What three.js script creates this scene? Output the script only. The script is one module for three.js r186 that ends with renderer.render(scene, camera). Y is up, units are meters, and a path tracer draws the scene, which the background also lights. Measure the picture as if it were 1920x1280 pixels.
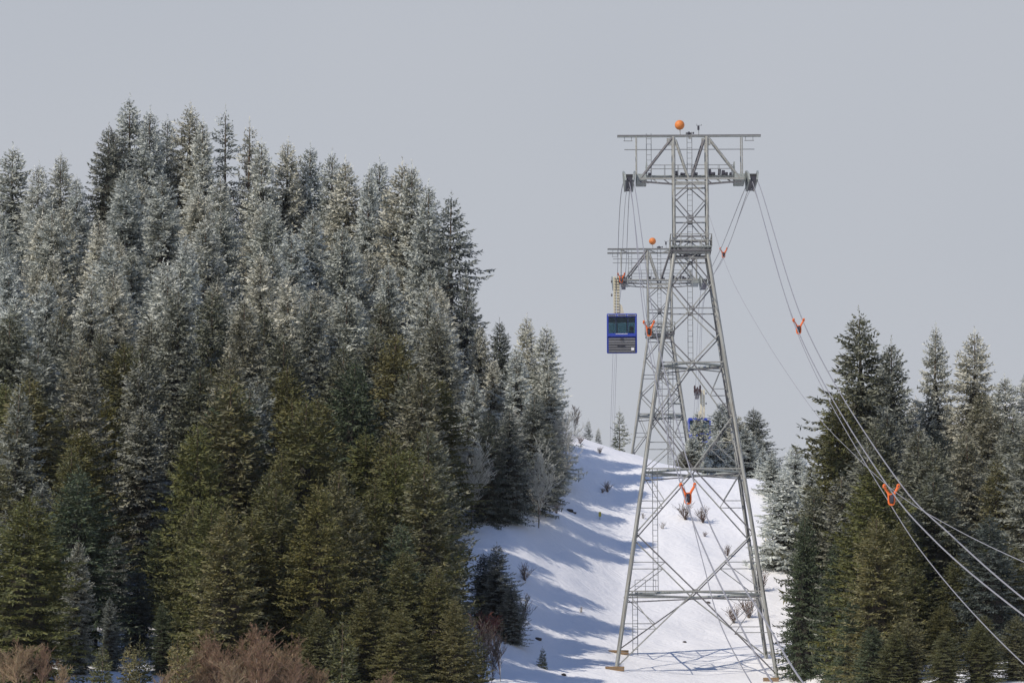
import * as THREE from 'three';
import { mergeGeometries as mergeAll } from 'three/addons/utils/BufferGeometryUtils.js';
import { RoundedBoxGeometry } from 'three/addons/geometries/RoundedBoxGeometry.js';
import { ImprovedNoise } from 'three/addons/math/ImprovedNoise.js';

// ---------------------------------------------------------------- camera, sky, sun, exposure
const F = 6075, PITCH = 8 * Math.PI / 180, CP = Math.cos(PITCH), SP = Math.sin(PITCH);
const scene = new THREE.Scene();
const camera = new THREE.PerspectiveCamera(2 * Math.atan(640 / F) * 180 / Math.PI, 1024 / 682, 1, 6000);
camera.rotation.x = PITCH;
scene.add(camera);
const renderer = new THREE.WebGLRenderer({ antialias: true });
renderer.setSize(1024, 682);
renderer.toneMapping = THREE.LinearToneMapping;
renderer.toneMappingExposure = 1;
renderer.shadowMap.enabled = true;

const mergeGeometries = gs => mergeAll(gs.map(g => g.index ? g.toNonIndexed() : g));
const V = (x, y, z) => new THREE.Vector3(x, y, z);
const clamp = (x, a, b) => Math.min(b, Math.max(a, x));
const lerp = (a, b, t) => a + (b - a) * t;
const smooth = (a, b, x) => { const t = clamp((x - a) / (b - a), 0, 1); return t * t * (3 - 2 * t); };
const RNG = seed => { let a = seed >>> 0; return () => { a = (a + 0x6D2B79F5) | 0; let t = Math.imul(a ^ (a >>> 15), 1 | a); t = (t + Math.imul(t ^ (t >>> 7), 61 | t)) ^ t; return ((t ^ (t >>> 14)) >>> 0) / 4294967296; }; };
const noise = new ImprovedNoise();

{ // a fog bank low down, clear pale blue higher up
  const W = 1024, H = 512, data = new Float32Array(W * H * 4);
  for (let j = 0; j < H; j++) for (let i = 0; i < W; i++) {
    const el = ((j + .5) / H - .5) * 180, az = i / W * Math.PI * 2;
    const n = noise.noise(Math.cos(az) * 3 + 5, Math.sin(az) * 3, el * .06) * .6 + noise.noise(Math.cos(az) * 8, Math.sin(az) * 8 + 3, el * .15) * .4;
    const ca = Math.cos(az), sa = Math.sin(az), n2 = noise.noise(ca * 9 + 2.7, sa * 9, el * .17 + 4) * .6 + noise.noise(ca * 22, sa * 22 + 9, el * .4) * .3;
    const up = smooth(11, 48, el), fogc = [.492, .520, .572], blue = [.105, .195, .45], low = [.42, .44, .48];
    const dn = smooth(0, -12, el);
    for (let k = 0; k < 3; k++) {
      let c = lerp(fogc[k] * (1 + smooth(13, 3, el) * [.035, .02, .005][k]), blue[k], up);
      c = lerp(c, low[k], dn);
      data[(j * W + i) * 4 + k] = c * (1 + n * .035 + n2 * .045 * (1 - .25 * k));
    }
    data[(j * W + i) * 4 + 3] = 1;
  }
  const t = new THREE.DataTexture(data, W, H, THREE.RGBAFormat, THREE.FloatType);
  t.mapping = THREE.EquirectangularReflectionMapping; t.magFilter = t.minFilter = THREE.LinearFilter; t.needsUpdate = true;
  scene.background = t; scene.environment = t;
}
const SUN = V(-.57, .66, .49).normalize();
const sun = new THREE.DirectionalLight(new THREE.Color(1, .905, .78), 3.75);
sun.position.copy(SUN).multiplyScalar(400).add(V(0, 20, -270)); sun.target.position.set(0, 20, -270);
sun.castShadow = true; sun.shadow.mapSize.set(4096, 4096);
Object.assign(sun.shadow.camera, { left: -150, right: 150, top: 150, bottom: -150, near: 50, far: 800 });
scene.add(sun, sun.target);
scene.fog = new THREE.FogExp2(new THREE.Color().setRGB(.62, .67, .75), .00004);

// ---------------------------------------------------------------- helpers
// the world point that a pixel of the 1920x1280 survey picture shows at horizontal distance d
function Q(px, py, d) {
  const a = (px - 960) / F, b = (640 - py) / F, t = d / (CP - b * SP);
  return V(a * t, (b * CP + SP) * t, -d);
}
function proj(v) { const D = -v.z * CP + v.y * SP, yc = v.y * CP + v.z * SP; return [960 + F * v.x / D, 640 - F * yc / D]; }
const used = {};
function numbered(name) { const n = used[name] = (used[name] ?? -1) + 1; return n ? `${name}_${String(n).padStart(3, '0')}` : name; }
function tag(o, label, category, group) { o.userData.label = label; o.userData.category = category; if (group) o.userData.group = group; return o; }
function thing(name, label, category, p = V(0, 0, 0), turn = 0, group) {
  const o = new THREE.Group(); o.name = numbered(name); o.position.copy(p); o.rotation.y = turn; scene.add(o);
  return tag(o, label, category, group);
}
function mesh(name, g, m, parent) { const o = new THREE.Mesh(g, m); o.name = parent ? name : numbered(name); o.castShadow = o.receiveShadow = true; (parent ?? scene).add(o); return o; }
const std = (r, g, b, rough = .8, extra = {}) => new THREE.MeshStandardMaterial({ color: new THREE.Color().setRGB(r, g, b), roughness: rough, metalness: 0, ...extra });
function noiseTex(n, fn, srgb) {
  const d = new Uint8Array(n * n * 4);
  for (let j = 0; j < n; j++) for (let i = 0; i < n; i++) { const c = fn(i / n, j / n, i, j); for (let k = 0; k < 3; k++) d[(j * n + i) * 4 + k] = clamp(c[k] ?? c, 0, 1) * 255; d[(j * n + i) * 4 + 3] = 255; }
  const t = new THREE.DataTexture(d, n, n); t.wrapS = t.wrapT = THREE.RepeatWrapping; t.magFilter = THREE.LinearFilter; t.minFilter = THREE.LinearMipmapLinearFilter; t.generateMipmaps = true; if (srgb) t.colorSpace = THREE.SRGBColorSpace; t.needsUpdate = true; return t;
}
// periodic fractal noise in 0..1
function tile(u, v, f, oct, seed = 0) { let s = 0, a = .5; for (let o = 0; o < oct; o++) { const A = u * Math.PI * 2, B = v * Math.PI * 2, k = f * Math.pow(2, o) / 6.283; s += a * noise.noise(Math.cos(A) * k + seed + 7.3, Math.sin(A) * k + Math.cos(B) * k * 1.3 + 3.1, Math.sin(B) * k + seed * 1.7); a *= .5; } return s * .9 + .5; }
const unitBox = new THREE.BoxGeometry(1, 1, 1), unitTube = new THREE.CylinderGeometry(1, 1, 1, 12), unitRod = new THREE.CylinderGeometry(1, 1, 1, 6);
const YUP = V(0, 1, 0);
// a straight member from A to B, a mesh of its own; round: radius w, otherwise a bar w wide and h deep
function member(name, A, B, w, m, parent, { round = false, h = w } = {}) {
  const d = B.clone().sub(A), L = d.length(), o = mesh(name, round ? (w > .08 ? unitTube : unitRod) : unitBox, m, parent);
  o.position.copy(A).addScaledVector(d, .5); o.quaternion.setFromUnitVectors(YUP, d.normalize()); o.scale.set(w, L, h); return o;
}
function rodGeo(A, B, r, seg = 5) {
  const d = B.clone().sub(A), g = new THREE.CylinderGeometry(r, r, d.length(), seg, 1);
  g.applyQuaternion(new THREE.Quaternion().setFromUnitVectors(YUP, d.clone().normalize())); g.translate((A.x + B.x) / 2, (A.y + B.y) / 2, (A.z + B.z) / 2); return g;
}
const boxGeo = (w, h, d, x, y, z) => { const g = new THREE.BoxGeometry(w, h, d); g.translate(x, y, z); return g; };

// ---------------------------------------------------------------- terrain
const COLS = [-300, 0, 240, 480, 700, 850, 950, 1050, 1160, 1300, 1420, 1520, 1650, 1800, 1950, 2300];
const ROWS = [
  [170, [1330, 1350, 1380, 1390, 1390, 1400, 1410, 1420, 1430, 1440, 1440, 1430, 1390, 1370, 1360, 1340]],
  [200, [1260, 1270, 1290, 1300, 1310, 1330, 1340, 1360, 1375, 1385, 1385, 1370, 1330, 1300, 1290, 1270]],
  [225, [1140, 1150, 1170, 1190, 1220, 1262, 1285, 1305, 1315, 1325, 1325, 1310, 1260, 1210, 1190, 1170]],
  [248, [1010, 1020, 1040, 1060, 1110, 1165, 1200, 1240, 1262, 1272, 1275, 1262, 1200, 1140, 1110, 1080]],
  [275, [860, 870, 870, 900, 960, 985, 1008, 1070, 1130, 1150, 1160, 1150, 1080, 1010, 980, 960]],
  [300, [760, 760, 720, 770, 830, 870, 890, 930, 990, 1015, 1030, 1025, 970, 890, 860, 840]],
  [322, [700, 690, 610, 660, 730, 780, 795, 808, 850, 888, 905, 912, 880, 800, 780, 760]],
  [345, [660, 650, 560, 610, 690, 765, 800, 830, 880, 920, 932, 935, 890, 780, 750, 740]],
  [380, [720, 700, 640, 680, 750, 830, 860, 900, 960, 990, 1000, 1000, 940, 860, 830, 820]],
].map(([d, pys]) => [d, pys.map(py => Q(960, py, d).y)]);
ROWS.unshift([0, COLS.map(() => -2.2)], [90, COLS.map(() => -3.2)], [130, COLS.map(() => -2.6)]);
ROWS.push([450, COLS.map((c, i) => ROWS[11][1][i] - 4)], [700, COLS.map(() => 8)], [1500, COLS.map(() => -10)], [5000, COLS.map(() => -20)]);
function crom(a, b, c, d, t) { return b + .5 * t * (c - a + t * (2 * a - 5 * b + 4 * c - d + t * (3 * (b - c) + d - a))); }
function along(xs, get, x) {
  let i = 0; while (i < xs.length - 2 && x > xs[i + 1]) i++;
  const t = clamp((x - xs[i]) / (xs[i + 1] - xs[i]), 0, 1), n = xs.length - 1;
  return crom(get(Math.max(i - 1, 0)), get(i), get(i + 1), get(Math.min(i + 2, n)), t);
}
const DS = ROWS.map(r => r[0]);
function groundY(x, z) {
  const d = Math.max(-z, 1), c = 960 + F * x / (Math.max(d, 120) * 1.0098);
  let y = along(DS, r => along(COLS, k => ROWS[r][1][k], c), d);
  const a = smooth(120, 200, d) * (1 - smooth(400, 700, d));
  y += a * (noise.noise(x * .09, z * .06, 2.2) * .55 + noise.noise(x * .26, z * .2, 7.7) * .22 + noise.noise(x * .8, z * .7, 1.4) * .06);
  return y;
}
function G(px, d) { // ground point under picture column px at distance d
  let v = V((px - 960) / F * d * 1.0098, 0, -d);
  for (let k = 0; k < 3; k++) { v.y = groundY(v.x, v.z); const D = d * CP + v.y * SP; v.x = (px - 960) / F * D; }
  v.y = groundY(v.x, v.z); return v;
}
function GP(px, py, lo = 200, hi = 324) { // the ground point seen at a pixel of the survey picture
  for (let k = 0; k < 40; k++) { const m = (lo + hi) / 2; if (proj(G(px, m))[1] > py) lo = m; else hi = m; }
  return G(px, (lo + hi) / 2);
}
const snowBump = noiseTex(512, (u, v) => tile(u, v, 14, 5, 1));
snowBump.repeat.set(1, 1);
const snowM = new THREE.MeshStandardMaterial({ color: new THREE.Color().setRGB(.84, .85, .87), roughness: .75, bumpMap: snowBump, bumpScale: .055 });
{
  const xs = [], zs = [];
  const push = (arr, a, b, s) => { for (let v = a; v < b - 1e-6; v += s) arr.push(v); };
  push(xs, -3000, -400, 400); push(xs, -400, -80, 40); push(xs, -80, -6, 2); push(xs, -6, 30, .35); push(xs, 30, 80, 2); push(xs, 80, 400, 40); push(xs, 400, 3001, 400);
  push(zs, -5000, -700, 600); push(zs, -700, -400, 30); push(zs, -400, -345, 4); push(zs, -345, -228, .4); push(zs, -228, -160, 2); push(zs, -160, 200, 20); push(zs, 200, 1001, 200);
  const pos = [], uv = [], idx = [];
  for (const z of zs) for (const x of xs) { pos.push(x, groundY(x, z), z); uv.push(x / 6, z / 6); }
  const n = xs.length;
  for (let j = 0; j < zs.length - 1; j++) for (let i = 0; i < n - 1; i++) { const a = j * n + i; idx.push(a, a + n, a + 1, a + 1, a + n, a + n + 1); }
  const g = new THREE.BufferGeometry();
  g.setAttribute('position', new THREE.Float32BufferAttribute(pos, 3)); g.setAttribute('uv', new THREE.Float32BufferAttribute(uv, 2)); g.setIndex(idx); g.computeVertexNormals();
  const o = mesh('snow_slope', g, snowM); o.userData.kind = 'structure'; o.userData.label = 'snow covered mountain slope with a cleared run under the cable car';
}

// ---------------------------------------------------------------- steel materials
const wearT = noiseTex(256, (u, v) => { const a = tile(u, v, 10, 4, 3), b = tile(u, v, 34, 3, 9); const s = .62 + .62 * a - .22 * smooth(.58, .72, b); const q = smooth(.58, .74, b); return [s * (1 - .02 * q), s * (1 - .10 * q), s * (1 - .18 * q)]; }, true);
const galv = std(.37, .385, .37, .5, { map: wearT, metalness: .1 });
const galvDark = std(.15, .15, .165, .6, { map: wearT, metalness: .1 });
const paint = std(.32, .36, .355, .6, { map: wearT });
const darkSteel = std(.035, .035, .05, .6);
const thinSteel = std(.19, .2, .21, .6);
const ropeSteel = std(.27, .27, .29, .5);
const orange = std(.68, .135, .02, .6), ballOrange = std(.62, .2, .045, .6);
const rubber = std(.02, .02, .022, .8);
const timber = std(.30, .20, .11, .85, { map: wearT });

// ---------------------------------------------------------------- towers
const D0 = 253;
const HB = Q(1300, 1270, D0).y;
const lev = py => Q(1300, py, D0).y - HB;
const LV = [[1270, 1154, 1450], [1114, 1178, 1428], [885, 1208, 1388], [685, 1240, 1354], [478, 1265, 1327], [345, 1264.5, 1326.5], [253, 1264.5, 1326.5]].map(([py, l, r]) => [lev(py), (Q(r, py, D0).x - Q(l, py, D0).x) / 2]);
const hwAt = h => { for (let i = 0; i < LV.length - 1; i++) if (h <= LV[i + 1][0]) return lerp(LV[i][1], LV[i + 1][1], (h - LV[i][0]) / (LV[i + 1][0] - LV[i][0])); return LV[6][1]; };
const depthAt = h => { const k = [[0, 4.7], [lev(1114), 4.0], [lev(885), 2.85], [lev(685), 1.95], [lev(478), 1.28], [99, 1.28]]; for (let i = 0; i < k.length - 1; i++) if (h <= k[i + 1][0]) return lerp(k[i][1], k[i + 1][1], (h - k[i][0]) / (k[i + 1][0] - k[i][0])); return 1.28; };
const M2 = px => (px - 1295.5) * (D0 * CP + 34 * SP) / F;   // head: pixels from its centre line to metres

function buildTower(o, start, headShear, twin) {
  const h0 = start ? lev(start) : 0;
  const P = (sx, sz, h, kx = 1) => V(sx * kx * hwAt(h), h - h0, sz * depthAt(h));
  const C = [1114, 885, 685, 583, 488].map(lev), L = [1268, 1006, 786, 632, 536, 462].map(lev);
  const kink = lev(478), top = lev(253);
  // legs: from the ground to the waist and from the waist to the top
  for (const sx of [-1, 1]) for (const sz of [-1, 1]) {
    const foot = P(sx, sz, h0);
    if (!start) { const w = o.localToWorld(foot.clone()); const g = groundY(w.x, w.z) - .25 - o.position.y; if (g > 0) { const hh = g; foot.copy(P(sx, sz, hh)); } else { const dn = P(sx, sz, 0).sub(P(sx, sz, 4)).divideScalar(4); foot.addScaledVector(dn, -g); } }
    const knee = P(sx, sz, kink), tp = P(sx, sz, top); tp.y += -.12 + sz * -headShear;
    member('leg', foot, knee, .155, galv, o, { round: true });
    member('leg', knee, tp, .12, galv, o, { round: true });
    for (const hh of [C[0], C[1], C[2], L[1], L[2], kink].filter(v => v > h0 + 1)) { const c = P(sx, sz, hh), q = mesh('flange', unitTube, galv, o); q.position.copy(c); q.scale.set(.2, .09, .2); }
  }
  // the four faces: A and B are its two legs
  const faces = [[[-1, 1], [1, 1]], [[1, -1], [-1, -1]], [[-1, -1], [-1, 1]], [[1, 1], [1, -1]]];
  for (const [a, b] of faces) {
    const pt = (k, h) => P(lerp(a[0], b[0], k), 0, h).setZ(lerp(a[1], b[1], k) * depthAt(h));
    for (let i = 0; i < 5; i++) {
      const hc = C[i], hl = L[i], hu = L[i + 1], w = i < 2 ? .1 : .09;
      for (const [k0, k1] of [[0, 1], [1, 0]]) {
        if (hl > h0 - .5 || (!start && i === 0)) {
          const A = pt(k0, Math.max(hl, h0)), B = pt(.5, hc);
          if (!start && i === 0) { const w0 = o.localToWorld(A.clone()); const g = groundY(w0.x, w0.z) - o.position.y + .15; if (g > 0) A.copy(pt(k0, g)); }
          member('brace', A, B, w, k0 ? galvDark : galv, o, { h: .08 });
          if (i < 3) { // redundant members: from the middle of the diagonal level to the leg and up to the corner
            const mid = A.clone().lerp(B, .5), hm = mid.y + h0;
            member('strut', mid, pt(k0, hm), .06, thinSteel, o);
            member('strut', mid, pt(k0, hc - .05), .06, k0 ? thinSteel : galv, o);
          }
        }
        if (hc > h0 - .5) {
          const A = pt(.5, hc), B = pt(k0, hu);
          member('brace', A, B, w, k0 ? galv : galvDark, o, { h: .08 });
          if (i < 2) {
            const mid = A.clone().lerp(B, .5), hm = mid.y + h0;
            member('strut', mid, pt(k0, hm), .06, thinSteel, o);
            member('strut', mid, pt(k0, hc + .05), .06, k0 ? thinSteel : galv, o);
          }
        }
      }
      if (hc > h0 - .5) {
        member('horizontal_beam', pt(0, hc), pt(1, hc), i < 3 ? .1 : .08, i < 3 ? galv : thinSteel, o, { h: .1 });
        const c = pt(.5, hc), gs = mesh('gusset_plate', unitBox, galvDark, o); gs.position.copy(c); const sideways = a[0] === b[0]; gs.scale.set(sideways ? .05 : .42, .3, sideways ? .42 : .05);
      }
    }
    // neck: two crossed bays between waist and yoke
    const n0 = lev(448), n1 = lev(412), n2 = lev(375), n3 = lev(347), e = h => pt(.5, h);
    for (const [k0, k1] of [[0, 1], [1, 0]]) {
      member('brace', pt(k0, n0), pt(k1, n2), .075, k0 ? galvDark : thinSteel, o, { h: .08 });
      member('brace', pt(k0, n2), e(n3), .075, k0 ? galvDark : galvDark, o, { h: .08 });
      member('brace', pt(k0, lev(470)), e(lev(448)), .08, thinSteel, o, { h: .07 });
    }
    member('horizontal_beam', pt(0, n1), pt(1, n1), .09, thinSteel, o);
    member('horizontal_beam', pt(0, n0), pt(1, n0), .1, galvDark, o);
    member('horizontal_beam', pt(0, n3), pt(1, n3), .12, galv, o);
    member('horizontal_beam', pt(0, kink), pt(1, kink), .2, galv, o);
    const gs = mesh('gusset_plate', unitBox, galvDark, o); gs.position.copy(e(n1)); gs.scale.set(a[0] === b[0] ? .05 : .4, .34, a[0] === b[0] ? .4 : .05);
  }
  // horizontal frames inside the tower
  for (const hc of C.slice(0, 3).filter(h => h > h0 - .5)) {
    const y = hc - h0, w = hwAt(hc), d = depthAt(hc), m = [V(0, y - .02, d), V(w, y - .02, 0), V(0, y - .02, -d), V(-w, y - .02, 0)];
    for (let k = 0; k < 4; k++) member('frame_beam', m[k], m[(k + 1) % 4], .15, paint, o, { h: .13, round: false });
    member('frame_beam', V(-w, y - .25, d), V(w, y - .25, -d), .07, galv, o);
    member('frame_beam', V(w, y - .37, d), V(-w, y - .37, -d), .07, galvDark, o);
  }
  // waist platform: deck slabs and a rail with posts
  {
    const y = lev(468) - h0, X = 1.62, Z = 1.62;
    for (const [w, d, x, z] of [[3.24, .55, 0, 1.35], [3.24, .55, 0, -1.35], [.55, 2.1, 1.35, 0], [.55, 2.1, -1.35, 0]]) { const q = mesh('platform_deck', unitBox, paint, o); q.scale.set(w, .09, d); q.position.set(x, y, z); }
    for (const s of [-1, 1]) { member('platform_girder', V(-1.6, y - .3, s * 1.45), V(1.6, y - .3, s * 1.45), .12, galvDark, o, { h: .3 }); member('platform_girder', V(s * 1.5, y - .32, -1.4), V(s * 1.5, y - .32, 1.4), .12, galvDark, o, { h: .3 }); 
      member('brace', V(-1.2, y - .42, s * 1.2), V(1.2, y - .44, -s * 1.2), .12, galvDark, o); member('brace', V(s * 1.25, y - .65, -1.2), V(s * 1.25, y - .65, 1.2), .16, galvDark, o); }
    const rail = []; for (const hh of [.5, .98]) for (const s of [-1, 1]) rail.push(rodGeo(V(-X, y + hh, s * Z), V(X, y + hh, s * Z), .035), rodGeo(V(s * X, y + hh, -Z), V(s * X, y + hh, Z), .035));
    for (let k = -2; k <= 2; k++) for (const s of [-1, 1]) rail.push(rodGeo(V(k / 2 * X, y, s * Z), V(k / 2 * X, y + .98, s * Z), .03), rodGeo(V(s * X, y, k / 2 * Z), V(s * X, y + .98, k / 2 * Z), .03));
    mesh('railing', mergeGeometries(rail), galv, o);
  }
  // head: gantry on top, yoke with saddles, hangers
  const yT = lev(254) - h0, yY = lev(337) - h0, sh = z => -Math.sign(z) * headShear;
  const bars = twin ? [1.3, -1.3] : [0];
  for (const z of bars) {
    member('gantry_beam', V(M2(1158), yT, z), V(M2(1430), yT, z), .11, galvDark, o, { h: .2 });
    member('gantry_beam', V(M2(1158), yT - .085, z), V(M2(1430), yT - .085, z), .05, paint, o, { h: .3 });
  }
  if (twin) for (const k of [-4.4, -1.3, 1.3, 4.4]) member('gantry_tie', V(k, yT - .02, 1.2), V(k > 0 ? k - .9 : k + .9, yT - .02, -1.2), .14, galv, o);
  for (const z of twin ? [1.3, -1.3] : [1.28, -1.28]) {
    const s = sh(z), top2 = yT - .2 + s * (twin ? 0 : 1);
    if (!twin) member('gantry_tie', V(0, yT - .22, 0), V(0, yT - .2 + s, z), .12, galv, o), [1264.5, 1326.5].forEach(px => member('gantry_tie', V(M2(px), yT - .2, 0), V(M2(px), yT - .2 + s, z), .16, galv, o));
    for (const [xa, ya, xb, yb, m] of [[1262, 258, 1203, 333, galvDark], [1330, 258, 1388, 333, galv], [1268, 262, 1292, 334, galv], [1322, 262, 1298, 334, galvDark]]) member('head_brace', V(M2(xa), lev(ya) - h0 + s, z), V(M2(xb), lev(yb) - h0 + s, z), .085, m, o, { round: true });
    for (const px of [1194, 1393]) member('hanger_post', V(M2(px), yT - .12 + (twin ? 0 : s), twin ? z : z), V(M2(px), yY + s, z), .055, galv, o, { round: true });
    member('side_rail', V(M2(1172), lev(280) - h0 + s, z), V(M2(1416), lev(280) - h0 + s, z), .035, thinSteel, o, { round: true });
    for (const px of [1252, 1334]) for (const dy of [.2]) { const q = mesh('gusset_plate', unitBox, galv, o); q.position.set(M2(px + (px < 1295 ? 8 : -8)), yT - .5 + s, z); q.scale.set(.62, .6, .07); }
    // yoke: two chords with lacing between them
    member('yoke_beam', V(M2(1196), yY + .12 + s, z), V(M2(1396), yY + .1 + s, z), .13, galv, o, { h: .16 });
    member('yoke_beam', V(M2(1200), yY - .12 + s, z * .98), V(M2(1264), yY - .34 + s, z * .98), .09, galvDark, o, { h: .12 });
    member('yoke_beam', V(M2(1264), yY - .34 + s, z * .98), V(M2(1327), yY - .34 + s, z * .98), .09, galv, o, { h: .12 });
    member('yoke_beam', V(M2(1327), yY - .34 + s, z * .98), V(M2(1391), yY - .12 + s, z * .98), .09, galvDark, o, { h: .12 });
    for (let k = 0; k < 9; k++) member('yoke_lacing', V(M2(1206 + k * 20), yY + .05 + s, z * .99), V(M2(1216 + k * 20), yY - .26 + s, z * .99), .06, k % 2 ? galv : galvDark, o);
    const rail = [rodGeo(V(M2(1222), yY + .9 + s, z), V(M2(1376), yY + .9 + s, z), .022), rodGeo(V(M2(1222), yY + 1.2 + s, z), V(M2(1376), yY + 1.2 + s, z), .022)];
    for (let k = 0; k < 7; k++) rail.push(rodGeo(V(M2(1222 + k * 25.6), yY + .1 + s, z), V(M2(1222 + k * 25.6), yY + 1.2 + s, z), .02));
    mesh('railing', mergeGeometries(rail), thinSteel, o);
  }
  // deck of the yoke and the haul rope sheaves lying on it
  { const q = mesh('walkway', unitBox, paint, o); q.scale.set(M2(1390) - M2(1202), .06, .9); q.position.set(0, yY + .16, .5); }
  for (const [px, w, hh] of [[1218, .2, .16], [1269, .25, .3], [1281, .4, .14], [1302, .2, .42], [1306, .26, .16], [1331, .3, .42], [1338, .34, .18], [1350, .22, .42], [1357, .26, .34], [1363, .24, .18], [1371, .2, .16]]) { const q = mesh('sheave_box', new RoundedBoxGeometry(w, hh, .5, 2, .04), darkSteel, o); q.position.set(M2(px), yY + .2 + hh / 2, 1.0); q.rotation.z = ((px * 13) % 7 - 3) * .04; }
  for (const s of [-1, 1]) {
    const cx = M2(s < 0 ? 1203 : 1388), q = mesh('end_bracket', new RoundedBoxGeometry(.84, .55, 2.7, 2, .05), paint, o); q.position.set(cx, yY - .02, 0);
    const fin = mesh('end_fin', unitBox, paint, o); fin.scale.set(.1, 1.0, 2.4); fin.position.set(cx - s * .42, yY + .72, 0);
    // saddle: two side cheeks pointing up with a row of dark rollers between
    const sx = M2(s < 0 ? 1180 : 1412);
    for (const e of [-1, 1]) {
      const shp = new THREE.Shape(); shp.moveTo(-2.6, -.5); shp.lineTo(2.6, -.5); shp.lineTo(2.2, .1); shp.lineTo(.5, .62); shp.lineTo(-.5, .62); shp.lineTo(-2.2, .1); shp.closePath();
      const g = new THREE.ExtrudeGeometry(shp, { depth: .14, bevelEnabled: false }); g.translate(0, 0, -.07); g.rotateY(Math.PI / 2);
      const c = mesh('saddle_cheek', g, paint, o); c.position.set(sx + e * .36, yY + .02, 0); c.rotation.z = -e * .14;
    }
    for (let k = -3; k <= 3; k++) { const r = mesh('saddle_roller', unitTube, rubber, o); r.rotation.z = Math.PI / 2; r.scale.set(.2, .55, .2); r.position.set(sx, yY + .05 - Math.abs(k) * .06, k * .7); }
    const b = mesh('saddle_beam', unitBox, darkSteel, o); b.scale.set(.5, .3, 4.6); b.position.set(sx, yY - .33, 0);
  }
  // service brackets under the gantry ends
  for (const [a, b] of [[1170, 1187], [1399, 1417]]) for (const z of bars) mesh('service_bracket', mergeGeometries([rodGeo(V(M2(a), yT - .42, z), V(M2(b), yT - .42, z), .03), rodGeo(V(M2(a + 2), yT - .42, z), V(M2(a + 2), yT, z), .02), rodGeo(V(M2(b - 2), yT - .42, z), V(M2(b - 2), yT, z), .02)]), thinSteel, o);
  // ladders
  function ladder(x, z, ya, yb, x2 = x, z2 = z) {
    const l = new THREE.Group(); l.name = 'ladder'; o.add(l);
    const a = V(x, ya, z), b = V(x2, yb, z2), r = [];
    for (const s of [-.19, .19]) member('ladder_rail', a.clone().add(V(s, 0, 0)), b.clone().add(V(s, 0, 0)), .03, thinSteel, l, { round: true });
    const n = Math.floor((yb - ya) / .42); for (let k = 1; k < n; k++) { const c = a.clone().lerp(b, k / n); r.push(rodGeo(c.clone().add(V(-.19, 0, 0)), c.clone().add(V(.19, 0, 0)), .018)); }
    mesh('rung', mergeGeometries(r), thinSteel, l).userData.kind = 'stuff';
  }
  ladder(M2(1294), .9, kink - h0, yT + .1); ladder(M2(1218), -.6, yY, yT + .3);
  if (!start) { ladder(-4.6, 3.2, 1.6, C[0], -4.6, 3.2); ladder(-3.0, 3.2, C[0], C[1], -3.0, 2.4); ladder(-1.7, 1.9, C[1], C[2], -1.7, 1.3); ladder(-.1, .8, C[2], kink); }
  else { ladder(.9, 1.4, 0, C[2] - h0, .9, 1); ladder(0, 1, C[2] - h0, kink - h0); }
  for (const [x, z, hh] of start ? [[1.5, 1.2, C[2] + 1.2], [-1.6, 1.4, C[1] + 2]] : [[-3.8, 3.0, C[0] - .1]]) { // landing
    const y = hh - h0, q = mesh('landing', unitBox, paint, o); q.scale.set(1.6, .1, 1); q.position.set(x, y, z);
    const rr = []; for (const k of [.5, 1]) rr.push(rodGeo(V(x - .8, y + k, z + .5), V(x + .8, y + k, z + .5), .02)); for (const k of [-.8, 0, .8]) rr.push(rodGeo(V(x + k, y, z + .5), V(x + k, y + 1, z + .5), .02));
    mesh('railing', mergeGeometries(rr), thinSteel, o);
  }
  // orange warning ball and weather instruments on the gantry
  const bz = bars[0];
  { const b = mesh('warning_ball', new THREE.SphereGeometry(.39, 32, 24), ballOrange, o); b.position.set(M2(1276.5), yT + .86, bz); b.userData.label = 'orange warning ball on a short rod'; member('ball_rod', V(M2(1277.5), yT, bz), V(M2(1277), yT + .55, bz), .035, galv, o, { round: true }); }
  { const x = M2(1312.5), w = new THREE.Group(); w.name = 'weather_station'; o.add(w); member('mast', V(x, yT, bz), V(x, yT + .62, bz), .03, thinSteel, w, { round: true }); const q = mesh('instrument_box', new RoundedBoxGeometry(.17, .32, .2, 2, .03), darkSteel, w); q.position.set(x - .02, yT + .62, bz);
    mesh('anemometer', mergeGeometries([rodGeo(V(x - .2, yT + .82, bz), V(x + .24, yT + .82, bz), .018), rodGeo(V(x - .15, yT + .8, bz), V(x - .15, yT + .95, bz), .02), rodGeo(V(x + .22, yT + .8, bz), V(x + .22, yT + .9, bz), .03)]), thinSteel, w); }
  { const x = M2(1294), q = mesh('obstruction_lamp', mergeGeometries([boxGeo(.5, .1, .3, x, yT + .17, bz), boxGeo(.16, .2, .16, x, yT + .2, bz), boxGeo(.12, .14, .12, x + .35, yT + .2, bz)]), darkSteel, o); }
}
{
  const o = thing('lattice_tower', 'tall grey steel lattice tower standing on the snow run in front', 'cable car tower', V(Q(1298.5, 885, D0).x, HB, -D0), -.022, 'lattice towers of the cable car');
  o.updateMatrixWorld(true); buildTower(o, 0, .26, false);
}
const D2 = 355;
{
  const h0 = lev(900), y = Q(1238, 470, D2).y - (lev(254) - h0);
  const o = thing('lattice_tower', 'second lattice tower with twin top beams, behind the snow crest', 'cable car tower', V(Q(1237.5, 600, D2).x, y, -D2), -.022, 'lattice towers of the cable car');
  o.updateMatrixWorld(true); buildTower(o, 900, 0, true);
}
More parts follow.
